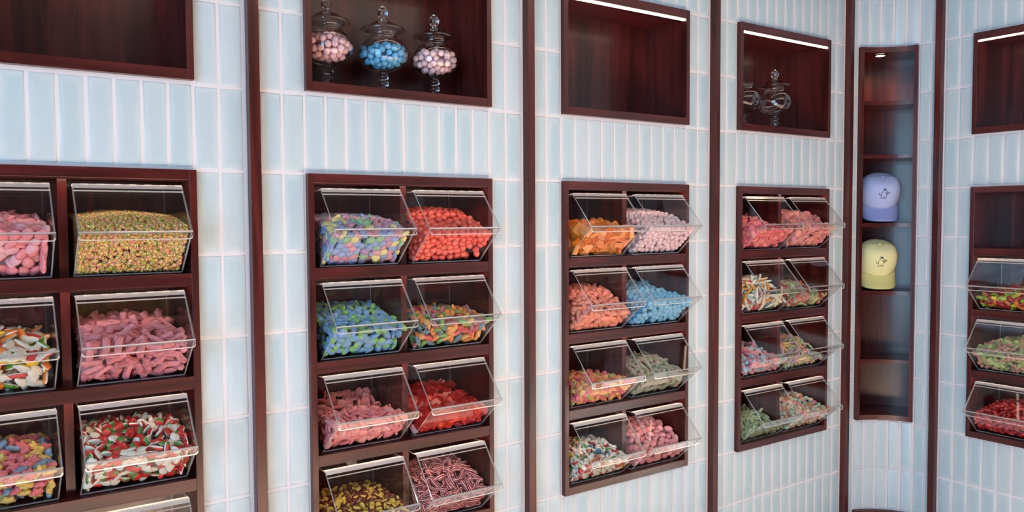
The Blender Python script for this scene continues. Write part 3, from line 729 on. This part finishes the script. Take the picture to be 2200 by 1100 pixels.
add(2, 'R', 3, 'of red ribbed gummy blocks', 'ribbed_gummy', 'red ribbed gummy blocks in the second cabinet', [(-.06, .065), (.0, .07), (.08, .085), (.2, .115)], .006, .0120, (.0155, .0115, .0075),
    [(3, 'dark red ribbed gummy block in the second cabinet', sh_ribblock(.0145, .0115, .0072), [cm(190, 28, 22, 0, .25, .4)]), (1, 'brighter red-orange ribbed gummy block in the second cabinet', sh_ribblock(.0145, .0115, .0072), [cm(222, 58, 36, 0, .25, .4)])], loose=.9)
add(2, 'L', 4, 'of yellow and brown buttons', 'pudding_gummy', 'yellow and brown button gummies in the second cabinet', [(-.06, .085), (.0, .093), (.2, .092)], .006, .0098, (.0115, .0098, .0075),
    [(1, 'small yellow button gummy with a brown top, in the second cabinet', sh_pod(), [cm(118, 46, 18, 0, .25, .3), cm(238, 202, 86, 0, .35)])], loose=1.2)
STR = [cm(170, 20, 42, 0, .3, .2)] * 2 + [cm(250, 222, 215, 0, .3, .2)]
add(2, 'R', 4, 'of red and white striped sticks', 'striped_stick', 'red and white striped candy sticks in the second cabinet', [(-.06, .07), (.0, .09), (.05, .122), (.15, .132), (.2, .125)], .010, .0105, (.022, .0058, .0058),
    [(2, 'red and white striped candy stick in the second cabinet', sh_stick(.044, .0058, 6, .06, .05, cols=3, ns=36), STR), (1, 'bent red and white striped candy stick in the second cabinet', sh_stick(.038, .0058, 6, .06, .16, cols=3, ns=36), STR)], loose=.4)
# --- third cabinet
add(3, 'L', 1, 'of orange ribbed squares', 'ribbed_square', 'orange ribbed gummy squares in the third cabinet', [(-.06, .09), (.0, .108), (.1, .12), (.2, .122)], .0, .0145, (.0195, .0155, .008),
    [(2, 'orange ribbed gummy square in the third cabinet', sh_ribblock(.019, .015, .0075, 5), [cm(222, 118, 24, 0, .3, .3)]), (1, 'pale orange ribbed gummy square in the third cabinet', sh_ribblock(.019, .015, .0075, 5), [cm(240, 150, 70, 0, .35, .2)])], loose=.7)
PALEPINK = cm(250, 212, 214, 0, .6)
add(3, 'R', 1, 'of pale pink gumballs', 'pink_gumball', 'pale pink gumballs in the third cabinet', [(-.06, .10), (-.03, .112), (.05, .145), (.16, .162), (.2, .158)], .004, .0100, (.0103, .0103, .0103),
    [(1, 'pale pink round gumball in the top row of the third cabinet', sh_ell(.0103, .0103, .0103), [PALEPINK])])
add(3, 'L', 2, 'of salmon jelly beans', 'jelly_drop', 'salmon jelly drops in the third cabinet', [(-.06, .06), (-.03, .063), (.02, .096), (.08, .132), (.2, .148)], .002, .0112, (.0185, .0105, .0085),
    [(2, 'salmon orange elongated jelly drop in the third cabinet', sh_ell(.0185, .0105, .0085, lump=.04), [cm(245, 148, 118, 0, .5)]), (1, 'rosier salmon jelly drop in the third cabinet', sh_ell(.017, .0108, .0085, lump=.05, seed=2), [cm(240, 130, 118, .3, .5)])], loose=.6)
add(3, 'R', 2, 'of sky blue gumballs', 'blue_gumball', 'sky blue gumballs in the third cabinet', [(-.06, .095), (-.03, .10), (.1, .125), (.2, .150)], .0, .0110, (.0113, .0113, .0113),
    [(1, 'sky blue round gumball in the second row of the third cabinet', sh_ell(.0113, .0113, .0113), [cm(128, 198, 234, 0, .55)])])
mx = [('golden yellow', (240, 178, 80), 3), ('pink', (226, 88, 110), 3), ('orange', (232, 120, 60), 2), ('lime green', (160, 175, 60), .8)]
add(3, 'L', 3, 'of yellow, pink and orange gummies', 'dummy_gummy', 'yellow, pink and orange knobbly gummies in the third cabinet', [(-.06, .085), (.0, .09), (.2, .084)], .0, .0112, (.0165, .0105, .0075),
    [(w_, '%s knobbly sugared gummy in the third cabinet' % n_, sh_pillow(o_fish(.0155, .0105, 71 + i), .0078), [cm(*c_, .4)]) for i, (n_, c_, w_) in enumerate(mx)], loose=.7)
add(3, 'R', 3, 'of grey-green gummy logs', 'filled_log', 'grey-green gummy logs with pink ends in the third cabinet', [(-.06, .08), (.0, .09), (.08, .118), (.16, .126), (.2, .118)], .0, .0135, (.023, .0085, .0085),
    [(1, 'grey-green sugared gummy log with pink ends, in the third cabinet', sh_log(), [cm(156, 162, 126, .5), cm(232, 150, 138, 0, .4)])], loose=.5)
jm = [('white', (248, 236, 220), 4), ('red', (205, 40, 40), 2.2), ('orange', (225, 120, 60), 1.2), ('green', (70, 150, 50), 1.2), ('teal blue', (30, 110, 140), .9), ('yellow', (232, 200, 70), 1)]
add(3, 'L', 4, 'of small mixed foam drops', 'jelly_button', 'small mixed-colour foam-backed drops in the third cabinet', [(-.06, .075), (.0, .08), (.1, .103), (.2, .098)], .002, .0092, (.0125, .0095, .005),
    [(w_, 'small %s foam-backed drop in the third cabinet' % n_, sh_pillow(o_oval(.0125, .0095), .005, 1), [cm(*c_, 0, .35, .2), WHITE]) for n_, c_, w_ in jm], loose=.9)
add(3, 'R', 4, 'of soft pink pebbles', 'pink_pebble', 'soft pink pebbles in the bottom row of the third cabinet', [(-.06, .07), (.0, .075), (.06, .122), (.16, .136), (.2, .13)], .004, .0125, (.0165, .0125, .0095),
    [(2, 'soft pink lumpy pebble candy in the third cabinet', sh_ell(.0165, .0125, .0100, lump=.08), [cm(240, 162, 162, .2, .5)]), (1, 'deeper pink lumpy pebble candy in the third cabinet', sh_ell(.015, .013, .0100, lump=.08, seed=4), [cm(232, 140, 146, .2, .5)])], loose=.7)
# --- fourth cabinet
add(4, 'L', 1, 'of hot pink ovals', 'flat_gummy', 'hot pink flat ovals in the fourth cabinet', [(-.06, .085), (.0, .095), (.05, .108), (.12, .136), (.2, .144)], .0, .0125, (.020, .0135, .0058),
    ovals(.020, .0135, .0058, [(2, 'hot pink flat oval gummy', [cm(238, 92, 104, .25)]), (1, 'coral pink flat oval gummy', [cm(244, 130, 120, .3)])], 'in the fourth cabinet'), loose=.6)
add(4, 'R', 1, 'of peach-pink ovals', 'peach_gummy', 'peach-pink flat ovals in the fourth cabinet', [(-.06, .09), (-.03, .10), (.01, .128), (.1, .162), (.2, .16)], .0, .0130, (.0205, .0145, .0062),
    ovals(.0205, .0145, .0062, [(1, 'peach-pink flat oval gummy', [cm(242, 150, 130, .25)]), (1, 'rose pink flat oval gummy', [cm(240, 140, 145, .35)])], 'in the fourth cabinet'), loose=.6)
wn = [('white', (244, 228, 205), 3), ('orange', (240, 165, 50), 2.4), ('green', (100, 165, 60), 1.5), ('red', (214, 70, 70), 1.3), ('teal', (20, 120, 140), .6)]
add(4, 'L', 2, 'of foam-backed snakes', 'gummy_snake', 'foam-backed gummy snakes in the fourth cabinet', [(-.06, .08), (.01, .092), (.07, .126), (.13, .146), (.2, .138)], .0, .0140, (.030, .0085, .005),
    [(w_, '%s wavy foam-backed gummy snake in the fourth cabinet' % n_, sh_pillow(o_fish(.029, .0082, 91 + i), .0048, 1), [cm(*c_, 0, .4), WHITE]) for i, (n_, c_, w_) in enumerate(wn)], loose=.6)
add(4, 'R', 2, 'of pink and green melon gummies', 'melon_gummy', 'red and pale green melon gummies in the fourth cabinet', [(-.06, .06), (.0, .064), (.1, .106), (.2, .106)], .0, .0120, (.0175, .0135, .0055),
    [(1, 'brick red melon gummy with pale green rim, in the fourth cabinet', sh_pillow(o_heart(.0175, .0135), .0055, 1, 2, .0125), [cm(190, 80, 62, .2), cm(178, 205, 140, .2), cm(178, 205, 140, .2)])], loose=.9)
add(4, 'L', 3, 'of pink and blue dolphins', 'dolphin_gummy', 'pink and blue sour dolphins in the fourth cabinet', [(-.06, .07), (.06, .08), (.12, .108), (.2, .112)], .0, .0130, (.025, .0105, .0075),
    [(1, 'sour dolphin gummy, pink fading to pale blue, in the fourth cabinet', sh_ell(.025, .0105, .0078, .1, .12, 1), [cm(240, 142, 156, .4), cm(165, 205, 212, .4)])], loose=.6)
bp = [('pale yellow', (236, 200, 120), 3), ('lilac', (180, 155, 170), 1.6), ('mint', (160, 200, 130), 1.8), ('peach', (235, 160, 130), 1.6)]
add(4, 'R', 3, 'of pastel sour bears', 'sour_bear', 'pastel sour bears in the fourth cabinet', [(-.06, .045), (.008, .05), (.05, .087), (.12, .115), (.2, .126)], .0, .0115, (.0155, .009, .0065),
    [(w_, '%s sugared gummy bear in the fourth cabinet' % n_, sh_bear(), [cm(*c_, .55)]) for n_, c_, w_ in bp], loose=.7)
add(4, 'L', 4, 'of sage green sour sticks', 'sour_stick', 'sage green sour sticks in the fourth cabinet', [(-.06, .05), (.04, .059), (.09, .088), (.2, .088)], .0, .0105, (.0225, .0062, .0062),
    [(1, 'sage green ridged sour stick in the fourth cabinet', sh_stick(.044, .0064, 6, .22, .05), [cm(128, 160, 118, .5)]), (1, 'olive green ridged sour stick in the fourth cabinet', sh_stick(.040, .0064, 6, .22, .1), [cm(146, 160, 92, .5)])], loose=.45)
ms = [('caramel', (214, 140, 85), 2), ('cream', (246, 222, 195), 2.4), ('mint', (165, 205, 180), 1.6), ('rose', (236, 150, 148), 1.6)]
add(4, 'R', 4, 'of pastel mini marshmallows', 'mini_marshmallow', 'pastel mini marshmallows in the fourth cabinet', [(-.06, .085), (-.017, .093), (.06, .115), (.13, .127), (.2, .115)], .0, .0105, (.0120, .0095, .0095),
    [(w_, '%s mini marshmallow in the fourth cabinet' % n_, sh_stick(.021, .0092, 2, .03, .0, ns=14, nl=5, taper=.3), [cm(*c_, .25, .6)]) for n_, c_, w_ in ms], loose=1.2)
# --- right wall cabinet
dk = [('dark red', (150, 24, 22), 4), ('olive green', (130, 150, 40), 1.6), ('amber', (214, 120, 50), 1), ('lemon', (205, 190, 40), .5)]
add(5, 'L', 2, 'of dark red and green gummies', 'leaf_gummy', 'dark red and green gummies on the right wall', [(-.07, .045), (.0, .06), (.2, .085)], .02, .0125, (.0185, .012, .0065),
    [(w_, '%s glossy leaf-shaped gummy on the right wall' % n_, sh_pillow(o_fish(.018, .0115, 111 + i), .0062), [cm(*c_, 0, .3, .4)]) for i, (n_, c_, w_) in enumerate(dk)], loose=.6)
sg = [('moss green', (128, 150, 70), 3), ('brownish pink', (176, 120, 96), 3), ('pale lime', (170, 195, 110), 1)]
add(5, 'L', 3, 'of green and brown sour drops', 'sour_drop', 'green and brownish pink sour drops on the right wall', [(-.07, .075), (.0, .105), (.2, .115)], .024, .0110, (.0145, .0115, .0065),
    [(w_, '%s sugared drop gummy on the right wall' % n_, sh_pillow(o_fish(.014, .0112, 121 + i), .0068), [cm(*c_, .45)]) for i, (n_, c_, w_) in enumerate(sg)], loose=.7)
add(5, 'L', 4, 'of dark red gummy pieces', 'red_gummy', 'dark red gummy pieces on the right wall', [(-.07, .075), (.0, .095), (.2, .11)], .024, .0115, (.0175, .0095, .0065),
    [(2, 'dark red translucent gummy piece on the right wall', sh_ell(.0175, .0095, .0065, lump=.08), [cm(165, 26, 30, 0, .25, .4)]), (1, 'brighter red gummy piece on the right wall', sh_ell(.0165, .010, .0065, lump=.08, seed=5), [cm(198, 52, 50, 0, .25, .4)])], loose=.7)

for si, (k, col, row, contents, name, group, prof, mound, r, axes, variants, kw) in enumerate(spec):
    b = place_bin(k, col, row, contents)
for si, (k, col, row, contents, name, group, prof, mound, r, axes, variants, kw) in enumerate(spec):
    if name: fill_bin(BINS[(k, col, row)], k, 100 + si, name, group, prof, mound, r, axes, variants, **kw)

# ------------------------------------------------------------------ glass jars
def jar(lidded=True):
    j = empty('candy_jar', (0, 0, 0))
    MB().lathe([(.001, .0005), (.040, .0005), (.041, .003), (.030, .006), (.012, .011), (.008, .016), (.0135, .022), (.0155, .029), (.0135, .035), (.0075, .038), (.013, .042), (.0158, .0475), (.0138, .0535), (.008, .0575), (.014, .0605), (.001, .0615)], 32).build('stem', SGLASS, j)
    body = [(.002, .0618), (.020, .0625), (.040, .068), (.058, .080), (.068, .096), (.0715, .114), (.068, .132), (.058, .146), (.046, .1545), (.0405, .160), (.040, .168), (.0425, .174), (.049, .1765)]
    MB().lathe(body, 40).build('bowl', GLASS, j)
    if lidded:
        l_ = MB().lathe([(.0635, .1775), (.0650, .181), (.062, .1845), (.050, .189), (.036, .1985), (.022, .2055), (.010, .2085), (.001, .209)], 40).build('lid', GLASS, j)
        k_ = MB().lathe([(.001, .207), (.0075, .2085), (.0065, .211), (.010, .2145), (.0142, .222), (.0158, .230), (.0140, .238), (.0090, .2445), (.0030, .248), (.0001, .2505)], 24)
        o = k_.build('lid_knob', SGLASS, l_)
    return j
JZ = UPP[0] + .0252
jars = [(1.073, .097, 'clear footed glass jar of pink gumballs, leftmost of the three filled jars', (236, 190, 196), 'pale pink gumball in the leftmost filled glass jar', 'pink gumballs in the leftmost jar', .098),
        (1.2420, .10, 'clear footed glass jar of sky blue gumballs, between the two pink ones', (96, 178, 222), 'sky blue gumball in the middle filled glass jar', 'sky blue gumballs in the middle jar', .090),
        (1.4090, .10, 'clear footed glass jar of pale pink gumballs, rightmost of the three filled jars', (240, 205, 208), 'pale pink gumball in the rightmost filled glass jar', 'pale pink gumballs in the rightmost jar', .092)]
for i, (x, y, lab, colr, blab, grp, fz) in enumerate(jars):
    j = jar(); j.location = (x, y, JZ + H0); tag(j, lab, 'jar', 'footed glass candy jars')
    rs = np.random.RandomState(7 + i); br = .0098; Rm = .0715 - br - .0015; Vm = .046 - br - .002; cz = .114
    P = (rs.random((4000, 3)) * 2 - 1) * [Rm, Rm, Vm]; q = (P[:, 0] / Rm) ** 2 + (P[:, 1] / Rm) ** 2 + (P[:, 2] / Vm) ** 2; P = P[q < 1]
    top = (fz + .045) - cz; P = P[P[:, 2] < top - br]; n = int(.60 * len(P) / 4000 * 8 * Rm * Rm * Vm / (4 / 3 * PI * br ** 3) * 1.55); P = P[:n]
    for it in range(60):
        d = P[:, None] - P[None]; dd = np.sqrt((d ** 2).sum(-1)) + 1e-9; np.fill_diagonal(dd, 9); ov = np.clip(2 * br - dd, 0, None); P = P + (d * (ov / dd)[..., None]).sum(1) * .33
        q = np.sqrt((P[:, 0] / Rm) ** 2 + (P[:, 1] / Rm) ** 2 + (P[:, 2] / Vm) ** 2); P = np.where((q > 1)[:, None], P / q[:, None], P)
        P[:, 2] = np.minimum(P[:, 2], top - br + .012 * (1 - (P[:, 0] ** 2 + P[:, 1] ** 2) / Rm ** 2) * 1.0)
    mt = cm(*colr, 0, .55)
    me = get_mesh(sh_ell(br, br, br), [mt], ('sugar_ball', grp, 0))
    for p in P:
        o = bpy.data.objects.new('sugar_ball', me); COL.objects.link(o); o.location = (x + p[0], y + p[1], JZ + H0 + cz + p[2]); tag(o, blab, 'candy', grp)
for x, y, lab in ((2.837, .125, 'empty clear glass jar half hidden by the frame of the fourth display box'), (3.006, .10, 'empty lidded footed glass jar in the fourth display box')):
    j = jar(lidded=(x > 2.9)); j.location = (x, y, JZ + H0); tag(j, lab, 'jar', 'footed glass candy jars')

# ------------------------------------------------------------------ caps
def cap(colr, brimcol, z, label, t_off, roll):
    root = empty('baseball_cap', (0, 0, 0)); tag(root, label, 'cap', 'caps on the curved corner shelves')
    cloth = simple('cotton_' + label.split()[0], colr, .85, bump=.25, bscale=900); cb = simple('brim_' + label.split()[0], brimcol, .85, bump=.2, bscale=900)
    RX, RY, HH = .089, .088, .116
    tilt = math.radians(40); MT = Matrix.Rotation(-tilt, 4, 'X')     # +Y is the front: nose down
    def dome(a, v, off=0):
        pw = math.cos(v * PI / 2) ** .5 if v < 1 else 0; s = math.sin(v * PI / 2)
        back = max(0, -math.sin(a)); hz = HH * s ** .95 * (1 - .20 * back * (1 - s * .5)); bulge = 1 + .05 * math.sin(v * PI)
        seam = 1 - .010 * abs(math.cos(3 * a)) ** 18; wr = 1 + .022 * math.sin(7 * a + 6 * v) * max(0, v - .38) * 1.6 + .012 * math.sin(13 * a - 4 * v) * max(0, v - .3)
        q = Vector((RX * pw * bulge * seam * wr * math.cos(a), RY * pw * bulge * seam * wr * math.sin(a), hz))
        if off: q = q + Vector((q.x / RX ** 2, q.y / RY ** 2, q.z / HH ** 2)).normalized() * off
        return q
    na, nv = 48, 16; v = []; f = []
    for k in range(nv):
        for i in range(na): v.append(tuple(MT @ dome(2 * PI * i / na, k / nv)))
    v.append(tuple(MT @ dome(0, 1)))
    for k in range(nv - 1):
        for i in range(na): f.append([k * na + i, k * na + (i + 1) % na, (k + 1) * na + (i + 1) % na, (k + 1) * na + i])
    for i in range(na): f.append([(nv - 1) * na + i, (nv - 1) * na + (i + 1) % na, nv * na])
    cr = MB().raw(v, f).build('crown', cloth, root)
    m = cr.modifiers.new('thickness', 'SOLIDIFY'); m.thickness = .0015; m.offset = -1
    bt = dome(0, 1); MB().raw([tuple(MT @ (Vector((p * .007, q * .007, r * .0045)) + Vector((0, 0, HH + .0005)))) for p, q, r in IV], IF).build('button', cb, root)
    v = []; f = []; nb, nr = 28, 8
    for sgn in (0, 1):
        for k in range(nr + 1):
            s = k / nr
            for i in range(nb + 1):
                a = PI / 2 + (i / nb - .5) * 2 * 1.38; e = (1 - abs(2 * i / nb - 1) ** 4.5)
                p = dome(a, 0); ext = .070 * s * e; x = p.x * (1 + .04 * s * e); y = p.y + ext
                zz = -.001 - .30 * x * x / .08 * (s * .9 + .3) + .006 - .012 * s - sgn * .0028
                v.append(tuple(MT @ Vector((x, y, zz))))
    n1 = (nr + 1) * (nb + 1)
    for sgn in (0, 1):
        for k in range(nr):
            for i in range(nb): q = [k * (nb + 1) + i, k * (nb + 1) + i + 1, (k + 1) * (nb + 1) + i + 1, (k + 1) * (nb + 1) + i]; f.append([j_ + sgn * n1 for j_ in (q if not sgn else q[::-1])])
    for i in range(nb): q = nr * (nb + 1) + i; f.append([q, q + 1, q + 1 + n1, q + n1])
    MB().raw(v, f).build('brim', cb, root)
    # line emblem of a standing crowned animal, stitched on the front
    E = [[(-.10, 1.0), (-.05, .86), (.0, 1.0), (.06, .86), (.13, 1.0), (.12, .84), (-.08, .84), (-.10, 1.0)],
         [(-.06, .84), (-.10, .76), (-.16, .70), (-.14, .62), (-.22, .52), (-.24, .36), (-.20, .24), (-.22, .12), (-.24, .02), (-.10, .0), (-.08, .10), (-.02, .12), (.02, .02), (.16, .0), (.12, .12), (.16, .24), (.20, .38), (.26, .46)],
         [(.10, .84), (.14, .76), (.26, .72), (.30, .66), (.20, .62), (.12, .60), (.14, .52), (.28, .52), (.44, .60), (.46, .54), (.34, .46), (.20, .42)],
         [(-.22, .30), (-.32, .26), (-.40, .36), (-.42, .50)], [(.02, .74), (.05, .73)], [(.06, .50), (.22, .50)]]
    eb = MB(); S = .056
    for pl in E:
        pts = [dome(PI / 2 + (x * S) / RX - .02, .36 + (y * S - .004) / (HH * 1.5), .0007) for x, y in pl]; pts = [MT @ p for p in pts]
        for p, q in zip(pts[:-1], pts[1:]):
            d = (q - p); 
            if d.length < 1e-5: continue
            z_ = d.normalized(); x_ = z_.orthogonal().normalized(); y_ = z_.cross(x_); rr = .0009; n = 6; v = []
            for s in (p - z_ * .0003, q + z_ * .0003):
                for i in range(n): v.append(tuple(s + (x_ * math.cos(i * PI / 3) + y_ * math.sin(i * PI / 3)) * rr))
            eb.raw(v, [[i, (i + 1) % n, n + (i + 1) % n, n + i] for i in range(n)] + [list(range(n))[::-1], list(range(n, 2 * n))])
    eb.build('emblem', simple('black_thread', (.015, .015, .02), .8), root)
    zmin = min((MT @ Vector((0, dome(PI / 2, 0).y + .070, -.012))).z, 9) - .004
    d = Vector((math.cos(45 * DG), math.sin(45 * DG), 0)); tt = Vector((math.sin(45 * DG), -math.cos(45 * DG), 0))
    pos = Vector((CX, CY, 0)) + d * .375 + tt * t_off
    # front (+Y of the cap) looks back into the room, towards the viewer
    root.location = (pos.x, pos.y, z + H0 - zmin + .001); root.rotation_euler = (0, 0, math.atan2(-d.y, -d.x) - PI / 2 + roll)
    return root
cap(srgb(168, 182, 226), srgb(140, 152, 208), SH[2], 'lavender blue baseball cap with black line emblem, one shelf above the yellow cap', 0.0, .02)
cap(srgb(230, 227, 172), srgb(212, 205, 138), SH[3], 'pale yellow baseball cap with black line emblem, one shelf below the blue cap', -.008, .02)
